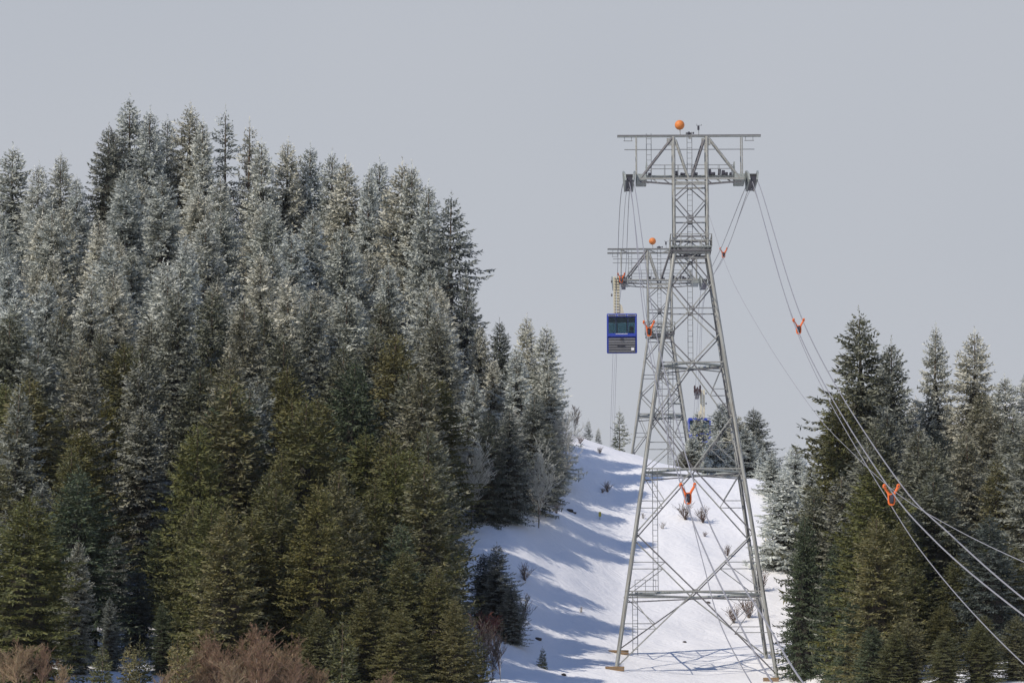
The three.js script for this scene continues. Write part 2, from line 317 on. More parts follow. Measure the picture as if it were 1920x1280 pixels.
// timber sills holding back the snow above the two left feet, footing at the right
for (const [px, py, d, w, l] of [[1153, 1266, 247.4, 1.45, 'brown timber sill at the front left foot of the tower'], [1160, 1233, 257.6, 1.6, 'brown timber sill at the rear left foot of the tower'], [1446, 1280, 247.2, 1.2, 'brown timber sill at the right front foot of the tower']]) {
  const g = G(px, d), o = thing('timber_sill', l, 'timber beam', g, -.02, 'timber sills at the tower feet');
  for (const k of [0, 1]) { const q = mesh('plank', new RoundedBoxGeometry(w, .17, .16, 1, .02), timber, o); q.position.set(0, .02 + k * .18, k * .02); }
}

// ---------------------------------------------------------------- ropes
function rope(name, label, category, group, pts, r) {
  const c = new THREE.CatmullRomCurve3(pts.map(p => Q(...p)), false, 'centripetal');
  return tag(mesh(name, new THREE.TubeGeometry(c, 260, r, 6), ropeSteel), label, category, group);
}
const TRK = 'track ropes of the cable car', HAU = 'haul ropes of the cable car';
rope('track_rope', 'left rope of the pair passing through the left side tower saddle', 'steel cable', TRK, [[1144, 840, 500], [1149, 680, 410], [1153, 575, 363], [1156, 541, 357], [1157, 538, 353], [1158, 512, 320], [1170, 341, 255], [1178, 338, 252], [1209, 605, 207], [1277, 910, 152], [1334, 1060, 127], [1364, 1123, 117.5], [1441, 1268, 99], [1560, 1430, 82]], .031);
rope('track_rope', 'right rope of the pair passing through the left side tower saddle', 'steel cable', TRK, [[1151, 840, 500], [1156, 680, 410], [1161, 575, 363], [1165, 541, 357], [1166, 538, 353], [1173, 512, 320], [1183, 341, 255], [1187, 338, 252], [1227, 605, 207], [1303, 908, 152], [1363, 1048, 130], [1432, 1158, 113], [1500, 1271, 99], [1620, 1420, 84]], .031);
rope('track_rope', 'left rope of the pair running from the right saddle to the lower right', 'steel cable', TRK, [[1300, 800, 470], [1305, 715, 425], [1311, 575, 363], [1315, 541, 357], [1316, 538, 353], [1351, 468, 312], [1405, 338, 255], [1409, 336, 252], [1490, 604, 207], [1666, 912, 152], [1751, 1011, 136], [1920, 1153, 112], [2200, 1339, 86]], .031);
rope('track_rope', 'right rope of the pair running from the right saddle to the lower right', 'steel cable', TRK, [[1307, 800, 470], [1313, 715, 425], [1319, 575, 363], [1324, 541, 357], [1325, 538, 353], [1364, 466, 312], [1413, 336, 255], [1419, 336, 252], [1507, 604, 207], [1693, 912, 152], [1784, 1003, 134], [1920, 1122, 114], [2170, 1300, 90]], .031);
rope('haul_rope', 'thin rope hanging lowest under the left pair of ropes', 'steel cable', HAU, [[1147, 840, 500], [1153, 680, 410], [1161, 556, 357], [1164, 534, 320], [1176, 356, 255], [1181, 356, 251], [1218, 630, 207], [1291, 945, 152], [1320, 1060, 134], [1349, 1164, 119], [1412, 1285, 102], [1520, 1440, 84]], .021);
rope('haul_rope', 'thin rope hanging lowest under the right pair of ropes', 'steel cable', HAU, [[1304, 800, 470], [1309, 735, 425], [1320, 556, 357], [1357, 484, 312], [1408, 356, 255], [1414, 356, 251], [1498, 630, 207], [1673, 950, 152], [1760, 1074, 132], [1920, 1244, 109], [2160, 1430, 86]], .021);
rope('signal_cable', 'thin faint cable from the tower neck sagging across the right trees', 'steel cable', null, [[1326, 392, 251.5], [1365, 505, 240], [1420, 610, 222], [1530, 775, 184], [1600, 850, 165], [1686, 927, 146], [1780, 985, 130], [1920, 1053, 113], [2150, 1140, 93]], .015);

// ---------------------------------------------------------------- orange rope spacers
function spacer(px, py, d, label, dark) {
  const p = Q(px, py, d), o = thing('rope_spacer', label, 'rope spacer', p, -.02, 'orange spacers on the ropes');
  const om = dark ? std(.16, .03, .02, .6) : orange;
  for (const s of [-1, 1]) {
    const a = new THREE.CatmullRomCurve3([V(s * .13, -.02, 0), V(s * .17, .1, 0), V(s * .36, .42, 0)]);
    const arm = mesh('arm', new THREE.TubeGeometry(a, 8, .07, 8), om, o);
    const cl = mesh('rope_clamp', new RoundedBoxGeometry(.16, .2, .5, 2, .05), om, arm); cl.position.set(s * .38, .5, 0);
    const cap = mesh('clamp_bolt', new THREE.CylinderGeometry(.035, .035, .2, 8), darkSteel, arm); cap.rotation.x = Math.PI / 2; cap.position.set(s * .37, .47, .2);
  }
  const loop = new THREE.CatmullRomCurve3([V(-.15, 0, 0), V(-.15, -.35, 0), V(-.12, -.48, 0), V(0, -.54, 0), V(.12, -.48, 0), V(.15, -.35, 0), V(.15, 0, 0)]);
  mesh('frame', new THREE.TubeGeometry(loop, 30, .055, 8), om, o);
  const b = mesh('crosspiece', new RoundedBoxGeometry(.36, .12, .3, 2, .03), om, o); b.position.y = .02;
  for (const z of [-.22, .22]) { const w = mesh('roller', unitTube, darkSteel, o); w.rotation.z = Math.PI / 2; w.scale.set(.2, .14, .2); w.position.set(0, -.2, z); }
  const pl = mesh('side_plate', new RoundedBoxGeometry(.1, .5, .42, 2, .03), rubber, o); pl.position.set(.05, -.22, 0);
  o.scale.setScalar(.86); return o;
}
spacer(1672, 928, 152, 'largest bright orange spacer in front of the dark trees at right');
spacer(1290, 926, 152, 'orange spacer hanging before the snow inside the tower legs');
spacer(1498, 612, 207, 'orange spacer against the grey sky right of the tower');
spacer(1217, 616, 207, 'orange spacer between the cabin and the tower leg');
spacer(1357, 474, 312, 'small orange spacer in the sky just right of the tower waist');
spacer(1165, 521, 320, 'orange spacer at the left saddle of the second tower');
{ // three dark rollers on a crossbar, far behind the second tower
  const o = thing('rope_roller', 'cluster of three dark rope rollers far off inside the tower legs', 'rope roller', Q(1308, 731, 425), -.02), dk = std(.03, .012, .016, .6);
  for (const [x, y, h] of [[-.36, .08, 1.1], [0, -.05, .95], [.36, .12, 1.15]]) { const g = new THREE.LatheGeometry([[.02, -.5], [.1, -.42], [.15, -.2], [.1, -.05], [.1, .05], [.15, .2], [.1, .42], [.03, .5]].map(p => new THREE.Vector2(p[0], p[1])), 14); const m = mesh('roller', g, dk, o); m.scale.set(1, h, 1); m.position.set(x, y, 0); }
  const b = mesh('crossbar', new RoundedBoxGeometry(.95, .3, .24, 2, .04), dk, o); b.position.y = .02;
}

// ---------------------------------------------------------------- cabins
const blue = std(.026, .052, .34, .35), blueDark = std(.012, .018, .075, .4), cream = std(.55, .52, .40, .6), greyPanel = std(.075, .078, .09, .6), greyRib = std(.14, .145, .16, .6), white = std(.75, .76, .78, .5);
const pane = new THREE.MeshPhysicalMaterial({ color: new THREE.Color().setRGB(.45, .58, .62), roughness: .06, transmission: 1, thickness: 0, ior: 1.45 });
const glassDark = std(.02, .045, .06, .12);
function makeCabin(label) {
  const o = thing('cable_car_cabin', label, 'cable car cabin', V(0, 0, 0), 0, 'blue cable car cabins');
  const W = 3.06, H = 4.08, L = 4.2, fr = L / 2;
  // shell: floor, roof, sides, back and the frame round the front opening
  const shell = mesh('body', mergeGeometries([
    new RoundedBoxGeometry(W, .36, L, 3, .12).translate(0, H - .18, 0), (() => { const p = new THREE.Shape(); p.moveTo(-L / 2 + .08, .03); p.lineTo(L / 2 - .08, .62); p.lineTo(L / 2 - .03, 1.7); p.lineTo(-L / 2 + .03, 1.7); p.lineTo(-L / 2 + .03, .1); p.closePath(); const g = new THREE.ExtrudeGeometry(p, { depth: W - .16, bevelEnabled: true, bevelSize: .03, bevelThickness: .05, bevelSegments: 2 }); g.translate(0, 0, -W / 2 + .08); g.rotateY(Math.PI / 2); return g; })(),
    new RoundedBoxGeometry(W, .62, L, 3, .1).translate(0, 1.75, 0),
    new RoundedBoxGeometry(.2, H - .1, .3, 2, .08).translate(-W / 2 + .1, H / 2, fr - .15), new RoundedBoxGeometry(.2, H - .1, .3, 2, .08).translate(W / 2 - .1, H / 2, fr - .15),
    new RoundedBoxGeometry(.2, H - .9, .3, 2, .08).translate(-W / 2 + .1, H / 2 + .42, -fr + .15), new RoundedBoxGeometry(.2, H - .9, .3, 2, .08).translate(W / 2 - .1, H / 2 + .42, -fr + .15),
    boxGeo(.12, .5, L - .4, -W / 2 + .09, 2.2, 0), boxGeo(.12, .5, L - .4, W / 2 - .09, 2.2, 0)]), blue, o);
  for (const [a, b] of [[-W / 2 + .2, -.62], [-.58, .58], [.62, W / 2 - .2]]) { const p = mesh('windscreen_pane', new THREE.BoxGeometry(b - a, 1.62, .04), pane, o); p.position.set((a + b) / 2, 2.85, fr - .08); }
  for (const s of [-1, 1]) { const p = mesh('side_pane', new THREE.BoxGeometry(.04, 1.35, L - .7), pane, o); p.position.set(s * (W / 2 - .08), 2.95, 0); }
  { const p = mesh('rear_pane', new THREE.BoxGeometry(W - .44, 1.62, .04), pane, o); p.position.set(0, 2.85, -fr + .08); }
  for (const x of [-.6, .6]) { const m = mesh('window_post', unitBox, blueDark, o); m.scale.set(.05, 1.62, .1); m.position.set(x, 2.85, fr - .08); }
  { const m = mesh('inner_door', mergeGeometries([boxGeo(.08, 1.9, .06, -.5, 2.7, -fr + .3), boxGeo(.08, 1.9, .06, .5, 2.7, -fr + .3), boxGeo(1.0, .5, .06, 0, 2.2, -fr + .3), boxGeo(2.7, .06, 3.5, 0, 3.68, 0), boxGeo(.4, 1.3, .4, 1.0, 2.5, -.9)]), blueDark, o); }
  { const m = mesh('handrail', mergeGeometries([rodGeo(V(-1.25, 2.3, fr - .22), V(1.25, 2.3, fr - .22), .025), rodGeo(V(-.75, 2.05, fr - .22), V(-.75, 2.6, fr - .22), .03), rodGeo(V(.75, 2.05, fr - .22), V(.75, 2.6, fr - .22), .03)]), white, o); }
  for (const [x, w] of [[-.98, .82], [0, .86], [.98, .82]]) { // lamp boxes over the windscreen
    const f = mesh('roof_panel', new RoundedBoxGeometry(w, .2, .04, 2, .015), std(.4, .42, .45, .5), o); f.position.set(x, H - .2, fr + .01);
    const c = mesh('panel_insert', new RoundedBoxGeometry(w - .1, .12, .04, 2, .01), blueDark, f); c.position.z = .015;
  }
  // band of small white lettering, too small to read
  { const r = RNG(5), g = []; for (let x = -.58; x < .58; x += .075) g.push(boxGeo(.045 + r() * .02, .06 + (r() > .75 ? .03 : 0), .01, x, 1.98, fr + .004)); mesh('lettering', mergeGeometries(g), white, o); }
  // grey lower front with ribs
  { const p = mesh('lower_panel', new RoundedBoxGeometry(W - .36, 1.5, .06, 2, .02), greyPanel, o); p.position.set(0, .82, fr + .0); }
  for (let k = 0; k < 6; k++) { const b = mesh('bumper_rib', new RoundedBoxGeometry(W - .4, k === 4 ? .07 : .15, .1, 2, .03), k === 4 ? std(.36, .37, .4, .5) : greyRib, o); b.position.set(0, .2 + k * .25, fr + .04); }
  for (const [x, y, w, h] of [[0, 1.42, .3, .2], [-.1, .78, .8, .1], [.05, .85, .25, .12]]) { const b = mesh('coupling', new RoundedBoxGeometry(w, h, .16, 2, .03), darkSteel, o); b.position.set(x, y, fr + .1); }
  { const b = mesh('number_plate', new RoundedBoxGeometry(.3, .26, .03, 2, .01), white, o); b.position.set(1.08, .42, fr + .12); }
  // hanger: two cream girders with ladder steps, a gusset, and the carriage on the ropes
  const hg = new THREE.Group(); hg.name = 'hanger'; o.add(hg);
  for (const [x, w] of [[-.72, .26], [-.36, .3]]) { const b = mesh('hanger_girder', new RoundedBoxGeometry(w, 4.1, .34, 2, .04), cream, hg); b.position.set(x, H + 2.02, 0); }
  for (let k = 0; k < 13; k++) { const b = mesh('hanger_step', unitBox, std(.24, .23, .2, .7), hg); b.scale.set(.5, .035, .08); b.position.set(-.5, H + .4 + k * .29, .2); }
  { const s = new THREE.Shape(); s.moveTo(-.2, 0); s.lineTo(.35, 0); s.lineTo(.3, .35); s.lineTo(.12, 1.0); s.lineTo(-.2, 1.25); const b = mesh('hanger_gusset', new THREE.ExtrudeGeometry(s, { depth: .2, bevelEnabled: false }), cream, hg); b.position.set(-.1, H + .1, -.1); }
  { const b = mesh('hanger_foot', unitBox, darkSteel, hg); b.scale.set(.7, .16, .5); b.position.set(-.4, H + .05, 0); }
  for (const [x, y, z] of [[-1.02, 2.2, 0], [-1.02, 3.6, 0]]) { const b = mesh('damper', new RoundedBoxGeometry(.16, .24, .3, 2, .04), galvDark, hg); b.position.set(x, H + y, z); }
  { const b = mesh('carriage', mergeGeometries([boxGeo(.9, .3, 2.4, .1, H + 3.6, 0), boxGeo(.4, .6, 2.0, .2, H + 3.2, 0), boxGeo(.5, .22, 2.4, .1, H + 3.95, 0)]), galvDark, hg); }
  for (let k = 0; k < 4; k++) for (const x of [-.1, .3]) { const w = mesh('carriage_wheel', unitTube, rubber, hg); w.rotation.z = Math.PI / 2; w.scale.set(.2, .1, .2); w.position.set(x, H + 3.85, -.9 + k * .6); }
  return o;
}
const cab = makeCabin('blue cabin with dark windscreen hanging left of the towers');
cab.position.copy(Q(1166.5, 667.5, 326)); cab.rotation.y = -.034;
{ const c = cab.clone(); c.name = numbered('cable_car_cabin'); scene.add(c); c.userData = { ...cab.userData, label: 'far blue cabin half hidden behind frosted trees inside the tower' }; c.position.copy(Q(1311, 842, 440)); c.rotation.y = Math.PI; }

// ---------------------------------------------------------------- conifers
const ICE = [.62, .64, .58];
function crownGeometry(seed, { H = 16, R = 3.4, base = .04, step = .34, frost = 0, droop = 1, gap = .06, col = [.085, .088, .026], power = .66, nb = 7.6, long = 1, flat = 0, core = .38 }) {
  const r = RNG(seed), pos = [], colr = [];
  const rn = (a, b) => a + (b - a) * r();
  const p = V(), dir = V(), side = V(), q = V(), tip = V(), a = V(), b = V(), tw = V(), nn = V();
  const spray = (o, d, len, w, fr) => {
    nn.set(rn(-1, 1), rn(-.2, 1), rn(-1, 1)).cross(d).normalize();
    tip.copy(o).addScaledVector(d, len); q.copy(o).addScaledVector(d, len * rn(.35, .5)); q.y -= w * rn(.1, .4);
    a.copy(q).addScaledVector(nn, w * .5); b.copy(q).addScaledVector(nn, -w * .5);
    q.addScaledVector(tw.copy(nn).cross(d), w * rn(-.25, .25));
    const g = rn(.75, 1.25), warm = rn(-.12, .12), f0 = clamp(fr * .8 + rn(-.12, .1), 0, 1), f1 = clamp(fr * 1.05 + rn(-.15, .15), 0, 1);
    const put = (v, f) => { pos.push(v.x, v.y, v.z); colr.push(lerp(col[0] * g * (1 + warm), ICE[0], f), lerp(col[1] * g, ICE[1], f), lerp(col[2] * g * (1 - warm), ICE[2], f)); };
    put(o, f0); put(a, (f0 + f1) / 2); put(tip, f1); put(o, f0); put(tip, f1); put(b, (f0 + f1) / 2);
  };
  const y0 = base * H, ph = rn(0, 9), lean = rn(0, 6.28);
  for (let y = y0; y < H - .25; y += step * rn(.8, 1.2) * (1 - .5 * (y / H))) {
    const t = (y - y0) / (H - y0), n = Math.max(3, Math.round(nb * (1 - .45 * t) + rn(-.7, .7)));
    const az0 = rn(0, 6.28);
    for (let k = 0; k < n; k++) {
      if (r() < gap) continue;
      const az = az0 + k / n * 6.283 + rn(-.35, .35);
      const lump = .86 + .46 * noise.noise(Math.cos(az) * 1.2 + ph, y * .30, Math.sin(az) * 1.2 + seed) + .16 * noise.noise(ph, y * 1.1, seed);
      const L = (R * Math.pow(1 - t, power) * lump * rn(.6, 1.18) * (1 + .16 * Math.cos(az - lean)) * smooth(-.12, .1, t + .03) + .16) * long, Lt = Math.min(L, .1 + .4 * (H - y) * rn(.7, 1.3));
      const el0 = lerp(-.28 * droop, .5, Math.pow(t, 1.6)) + rn(-.14, .14), curl = rn(.25, .7) * (1 - t * .5);
      const sx = Math.cos(az), sz = Math.sin(az), tipK = lerp(.5, 1, clamp((H - y) / 2.5, 0, 1));
      p.set(0, y, 0); let s = 0; const ds = .18;
      const tipF = frost * rn(.55, 1.25);
      while (s < Lt) {
        const u = s / Lt, el = el0 - droop * .35 * Math.sin(u * 3.14) * (1 - t) + curl * u * u;
        dir.set(sx * Math.cos(el), Math.sin(el), sz * Math.cos(el)); p.addScaledVector(dir, ds); s += ds;
        if (s < Lt * .16 && Lt > 1) continue;
        side.set(-sz, 0, sx);
        const fr = tipF * smooth(.05, .85, u + .22 * t + .08);
        for (const e of [-1, 1]) {
          const tl = clamp((.22 + .36 * (1 - u) * Math.min(Lt, 2.2)) * rn(.6, 1.25), .16, 1.0);
          const m = Math.max(1, Math.round(tl / .23));
          const down = droop * rn(.0, .55) * (1 - t * .8);
          const td = V(dir.x * .62 + side.x * e * .78, dir.y * .5 - down + flat * .3, dir.z * .62 + side.z * e * .78).normalize();
          for (let j = 0; j < m; j++) {
            const o = p.clone().addScaledVector(td, j * .21 + rn(-.05, .05));
            spray(o, V(td.x + rn(-.4, .4), td.y + rn(-.5, .5) - .08 * j, td.z + rn(-.4, .4)).normalize(), rn(.22, .42) * tipK, rn(.08, .14) * tipK, fr * (.6 + .4 * (j + 1) / m));
          }
        }
        if (r() < .55 * droop) spray(p, V(rn(-.35, .35), -1, rn(-.35, .35)).normalize(), rn(.25, .6) * (1 - t * .5), rn(.09, .15), fr * .7);
        if (r() < .6) spray(p, V(dir.x + rn(-.3, .3), dir.y + rn(0, .6), dir.z + rn(-.3, .3)).normalize(), rn(.26, .42) * tipK, rn(.09, .14) * tipK, fr);
      }
    }
  }
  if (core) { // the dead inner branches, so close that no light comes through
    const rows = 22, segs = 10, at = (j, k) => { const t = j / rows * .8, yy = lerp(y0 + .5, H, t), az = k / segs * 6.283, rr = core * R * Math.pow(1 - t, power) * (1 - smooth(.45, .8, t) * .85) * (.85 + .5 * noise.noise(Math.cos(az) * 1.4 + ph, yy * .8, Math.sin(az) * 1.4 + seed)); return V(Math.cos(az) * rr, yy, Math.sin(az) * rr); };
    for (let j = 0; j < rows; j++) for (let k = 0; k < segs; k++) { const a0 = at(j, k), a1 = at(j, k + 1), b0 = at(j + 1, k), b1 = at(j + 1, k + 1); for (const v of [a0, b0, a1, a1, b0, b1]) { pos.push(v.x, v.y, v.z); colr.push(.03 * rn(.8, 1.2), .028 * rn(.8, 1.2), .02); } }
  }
  for (let k = 0; k < 22; k++) spray(V(0, H + .45 - k * .07, 0), V(rn(-.6, .6), rn(.3, 1), rn(-.6, .6)).normalize(), rn(.12, .2) + k * .008, .06, frost);
  const g = new THREE.BufferGeometry();
  g.setAttribute('position', new THREE.Float32BufferAttribute(pos, 3)); g.setAttribute('color', new THREE.Float32BufferAttribute(colr, 3)); g.computeVertexNormals();
  return g;
}
const trunkG = new THREE.CylinderGeometry(.03, .24, 16, 8, 4).translate(0, 7.7, 0);
const bark = std(.12, .085, .06, .9), barkPale = std(.34, .30, .26, .9), barkOrange = std(.42, .19, .07, .9);
const leafM = [[1, 1, 1], [1.12, 1.05, .85], [.93, .96, 1], [1.04, 1.0, .94], [.88, .9, .9], [1.0, 1.04, .82]].map(c => new THREE.MeshStandardMaterial({ color: new THREE.Color().setRGB(...c), vertexColors: true, roughness: .85, side: THREE.DoubleSide }));
const OLIVE = [.074, .074, .014], GREEN = [.05, .064, .026], BLUE = [.032, .045, .034];
const SETS = {
  olive: [[11, { R: 3.6, frost: .02, col: OLIVE, droop: .9 }], [12, { R: 3.2, frost: .06, col: OLIVE, droop: 1.1, power: .6 }], [13, { R: 3.5, frost: .1, col: [.074, .072, .016], droop: .7, gap: .1 }], [14, { R: 4.0, frost: .03, col: [.075, .075, .014], droop: .8, power: .55 }]],
  light: [[21, { R: 3.5, frost: .28, col: [.064, .064, .022] }], [22, { R: 3.1, frost: .36, col: [.062, .062, .024], droop: .8, gap: .1 }], [23, { R: 3.8, frost: .22, col: [.058, .062, .022], power: .58 }], [24, { R: 3.4, frost: .42, col: [.058, .06, .026], droop: 1.2 }]],
  frosted: [[31, { R: 3.4, frost: .95, col: [.06, .064, .034] }], [32, { R: 3.0, frost: 1.1, col: [.06, .064, .036], droop: .8 }], [33, { R: 3.6, frost: .86, col: [.066, .066, .032], gap: .12 }], [34, { R: 2.8, frost: .95, col: [.05, .06, .04], droop: 1.1, power: .58 }], [35, { R: 3.2, frost: 1.4, col: [.06, .064, .04], power: .8 }]],
  dark: [[41, { R: 3.6, frost: .1, col: BLUE, droop: 1.1, nb: 7.5, power: .66 }], [42, { R: 3.3, frost: .36, col: BLUE, droop: 1, nb: 7.5 }], [43, { R: 3.5, frost: .03, col: [.045, .066, .026], nb: 7.5, power: .58 }]],
  sparse: [[51, { R: 3.5, frost: .42, col: [.045, .055, .042], droop: 1.6, gap: .2, step: .4, power: .55, nb: 6.5, core: .12 }], [52, { R: 2.7, frost: .8, col: [.055, .062, .04], droop: 1.2, gap: .28, step: .45, power: .7, nb: 5.5, core: 0 }]],
  hoar: [[71, { H: 8, R: 2.5, frost: 1.6, col: [.09, .09, .06], step: .28, droop: .8, power: .75, nb: 8, core: .2 }], [72, { H: 8, R: 2.1, frost: 1.35, col: [.08, .082, .05], step: .28, droop: .6, power: .85, nb: 7.5, core: .2 }]],
  young: [[61, { H: 5, R: 1.4, frost: .04, col: OLIVE, step: .26, droop: .5, nb: 5.5, power: .85, core: 0 }], [62, { H: 5, R: 1.2, frost: .7, col: GREEN, step: .3, droop: .4, nb: 5, gap: .15, power: .85, core: 0 }], [63, { H: 5, R: 1.6, frost: .1, col: [.13, .112, .03], step: .26, droop: .5, nb: 5, power: .85, core: 0 }]],
};
const built = {};
function crownOf(set, k) { const key = set + k; return built[key] ??= crownGeometry(SETS[set][k][0], SETS[set][k][1]); }
const tr = RNG(99);
let nTree = 0;
const anchors = [], labels = new Set();
// a conifer whose tip shows at picture row tipPy, standing at column px and distance d
function conifer(set, k, px, tipPy, d, label, { wide = 1, tint, group, name = 'spruce_tree', category = 'tree', trunkM = bark, H } = {}) {
  const g = G(px, d); let h = H ?? Q(px, tipPy, d).y - g.y;
  const hn = SETS[set][k][1].H ?? 16, s = h / hn;
  const o = thing(name, label, category, g.add(V(0, -.1, 0)), tr() * 6.28, group);
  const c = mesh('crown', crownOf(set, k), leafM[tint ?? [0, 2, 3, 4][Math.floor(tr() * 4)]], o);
  const ws = wide * Math.pow(s, hn > 10 ? -.25 : 0);   // tall trees are relatively slimmer
  c.scale.set(s * ws, s, s * ws);
  const t = mesh('trunk', trunkG, trunkM, o); t.scale.set(s * hn / 16, s * hn / 16, s * hn / 16);
  o.rotation.z = (tr() - .5) * .07; nTree++;
  if (group && H === undefined && !/crowded/.test(label)) { anchors.push([px, tipPy, label]); labels.add(label); }
  return o;
}
const LEFT = 'trees of the left forest', RIGHT = 'trees of the right forest', EDGE = 'trees at the right edge of the left forest', CREST = 'trees on the crest behind the tower';
// the skyline of the left forest, from left to right
const skyline = [
  [15, 276, 338, 'frosted', 2, 1.25, 'broad frosted spruce at the far left end of the skyline'], [62, 308, 335, 'frosted', 1, 1, 'lower frosted spruce beside the broad one at the left end'], [105, 289, 340, 'frosted', 0, 1, 'pointed frosted spruce standing alone before the skyline gap'],
  [143, 335, 332, 'frosted', 1, .9, 'short frosted spruce in the dip of the skyline'], [200, 236, 342, 'dark', 1, 1.1, 'spruce with dark green left flank at the step in the skyline'], [240, 185, 345, 'frosted', 0, 1, 'tallest frosted spruce at the top of the forest'],
  [274, 207, 343, 'frosted', 3, .95, 'frosted spruce just right of the tallest tree'], [308, 222, 347, 'frosted', 1, .9, 'slim frosted spruce between two tall skyline trees'], [345, 198, 345, 'frosted', 2, 1.1, 'second tallest frosted spruce of the skyline'], [374, 226, 341, 'frosted', 4, .9, 'frosted spruce leaning on the second tallest tree'],
  [420, 208, 347, 'sparse', 1, 1.05, 'thin topped airy frosted spruce on the skyline'], [463, 229, 344, 'sparse', 1, .9, 'ragged frosted spruce with bare side twigs on the skyline'], [492, 262, 340, 'frosted', 4, 1, 'whitish spruce below the ragged skyline tree'],
  [531, 265, 343, 'frosted', 0, 1.05, 'frosted spruce after the drop in the skyline'], [578, 274, 345, 'frosted', 3, .95, 'slender frosted spruce with narrow spire on the skyline'], [619, 288, 342, 'frosted', 2, .9, 'dark cored frosted spruce in the middle of the skyline'], [658, 302, 338, 'frosted', 1, 1.1, 'round shouldered frosted spruce on the falling skyline'],
  [684, 316, 336, 'frosted', 4, .8, 'small frosted spruce tucked into the falling skyline'], [711, 300, 339, 'frosted', 3, 1, 'spiky frosted spruce on the falling skyline'], [752, 306, 333, 'frosted', 2, 1.05, 'left tree of the twin tops near the end of the skyline'], [771, 308, 331, 'frosted', 0, .85, 'right tree of the twin tops near the end of the skyline'],
  [805, 347, 328, 'frosted', 1, .95, 'spruce stepping down beside the drooping dark tree'], [838, 368, 322, 'sparse', 0, 1.15, 'drooping dark spruce with open branches at the forest corner'],
];
for (const [px, py, d, set, k, w, l] of skyline) conifer(set, k, px, py, d, l, { wide: w * (LEFT === LEFT ? 1.18 : 1.2), group: LEFT });
// the right edge of the left forest and what stands along the snow
const edge = [
  [868, 520, 318, 'sparse', 0, .9, 'lower drooping spruce under the dark open one at the corner'], [897, 612, 312, 'frosted', 3, 1, 'frosted narrow spruce in the notch behind the forest edge'], [942, 600, 310, 'dark', 1, .9, 'dark pointed spruce rising from the frosted edge group'], [990, 594, 309, 'frosted', 4, 1, 'tall frosted spruce at the top of the edge group'], [1018, 612, 306, 'frosted', 4, 1.25, 'broad frosted spruce with dark right flank beside the sky'],
  [925, 672, 300, 'frosted', 4, 1, 'whitish spruce in the middle of the edge group'], [968, 650, 298, 'frosted', 4, 1.1, 'pale spruce in front of the tall edge group tree'], [1034, 690, 302, 'frosted', 1, 1.2, 'frosted spruce overhanging the crest of the snow'],
  [912, 770, 279, 'dark', 0, 1.1, 'big dark blue spruce standing low beside the snow'], [955, 760, 281, 'dark', 1, 1.1, 'dark frosted spruce right of the big dark blue one'], [1000, 735, 288, 'dark', 1, 1.15, 'dark spruce whose skirt reaches the shaded snow'], [1030, 790, 296, 'light', 3, 1, 'grey spruce at the outer corner of the dark group'],
  [880, 700, 284, 'frosted', 0, .9, 'frosted spruce between the olive trees and the dark group'],
  [932, 1018, 249, 'dark', 1, 1.2, 'dark small spruce with pointed top against the snow'], [906, 1035, 250, 'dark', 0, 1.1, 'small dark spruce left of the pointed one on the snow'], [960, 1090, 247, 'dark', 1, 1.2, 'lowest dark spruce branching out over the snow'],
];
for (const [px, py, d, set, k, w, l] of edge) conifer(set, k, px, py, d, l, { wide: w * 1.12, group: EDGE });
// olive trees of the front rows that stand out
const front = [
  [560, 745, 226, 'olive', 0, 1.25, 'broad olive spruce with clear top in the forest centre'], [430, 655, 246, 'light', 0, 1.1, 'grey olive spruce left above the broad olive one'], [640, 640, 262, 'light', 2, 1.1, 'tall olive grey spruce in the upper middle of the forest'], [735, 620, 268, 'olive', 2, 1.15, 'olive spruce below the frosted ridge at right'], [785, 690, 252, 'light', 0, 1.1, 'wide olive spruce near the right edge of the forest'],
  [730, 800, 236, 'olive', 1, 1.1, 'narrow olive spruce with yellowish spire'], [812, 800, 240, 'light', 2, .95, 'grey green spruce overhanging the right forest edge'], [660, 925, 215, 'olive', 2, 1.1, 'olive spruce low in the centre front'], [500, 880, 217, 'olive', 1, 1.1, 'olive spruce left of the low centre front one'],
  [360, 940, 212, 'olive', 3, .8, 'slim olive spruce right of the dark gap'], [150, 640, 236, 'light', 1, 1, 'light spired spruce left of the dark gap'], [128, 830, 215, 'olive', 1, .8, 'olive column spruce bordering the dark gap on its left'], [250, 670, 252, 'light', 3, 1.1, 'grey spruce above the dark gap'], [18, 730, 226, 'light', 1, 1, 'frosted grey spruce at the left picture edge'], [12, 960, 206, 'light', 3, 1.2, 'broad grey spruce in the lower left corner'],
  [265, 760, 243, 'light', 3, 1.2, 'shaded blue grey spruce at the back of the dark gap'], [75, 900, 222, 'dark', 1, 1, 'dark spruce behind the lower left corner'],
  [760, 1030, 206, 'olive', 3, 1.1, 'low olive spruce with rounded top at front right'], [818, 1060, 205, 'olive', 0, 1, 'yellow green spruce at the front right corner of the forest'], [690, 1095, 201, 'olive', 3, 1.1, 'olive bushy spruce behind the red shrubs'], [600, 1140, 198, 'olive', 0, 1.2, 'dark olive spruce at the bottom centre'], [755, 1135, 198, 'olive', 1, 1.3, 'olive spruce at the bottom edge right of centre'], [855, 1120, 203, 'olive', 2, 1, 'olive spruce at the bottom beside the white birch stems'],
  [214, 1000, 224, 'dark', 1, 1, 'left blue black spruce in the shade of the dark gap'], [296, 985, 226, 'dark', 2, 1.1, 'right blue black spruce in the shade of the dark gap'], [252, 1060, 214, 'dark', 0, 1, 'foremost blue black spruce in the shade of the dark gap'], [205, 1120, 206, 'dark', 1, .8, 'low dark spruce with snowy twigs beside the dark gap'], [305, 1130, 206, 'dark', 2, .9, 'low dark spruce closing the dark gap on its right'],
  [140, 1010, 203, 'light', 3, .75, 'snow dusted slim spruce left of the dark gap'],
];
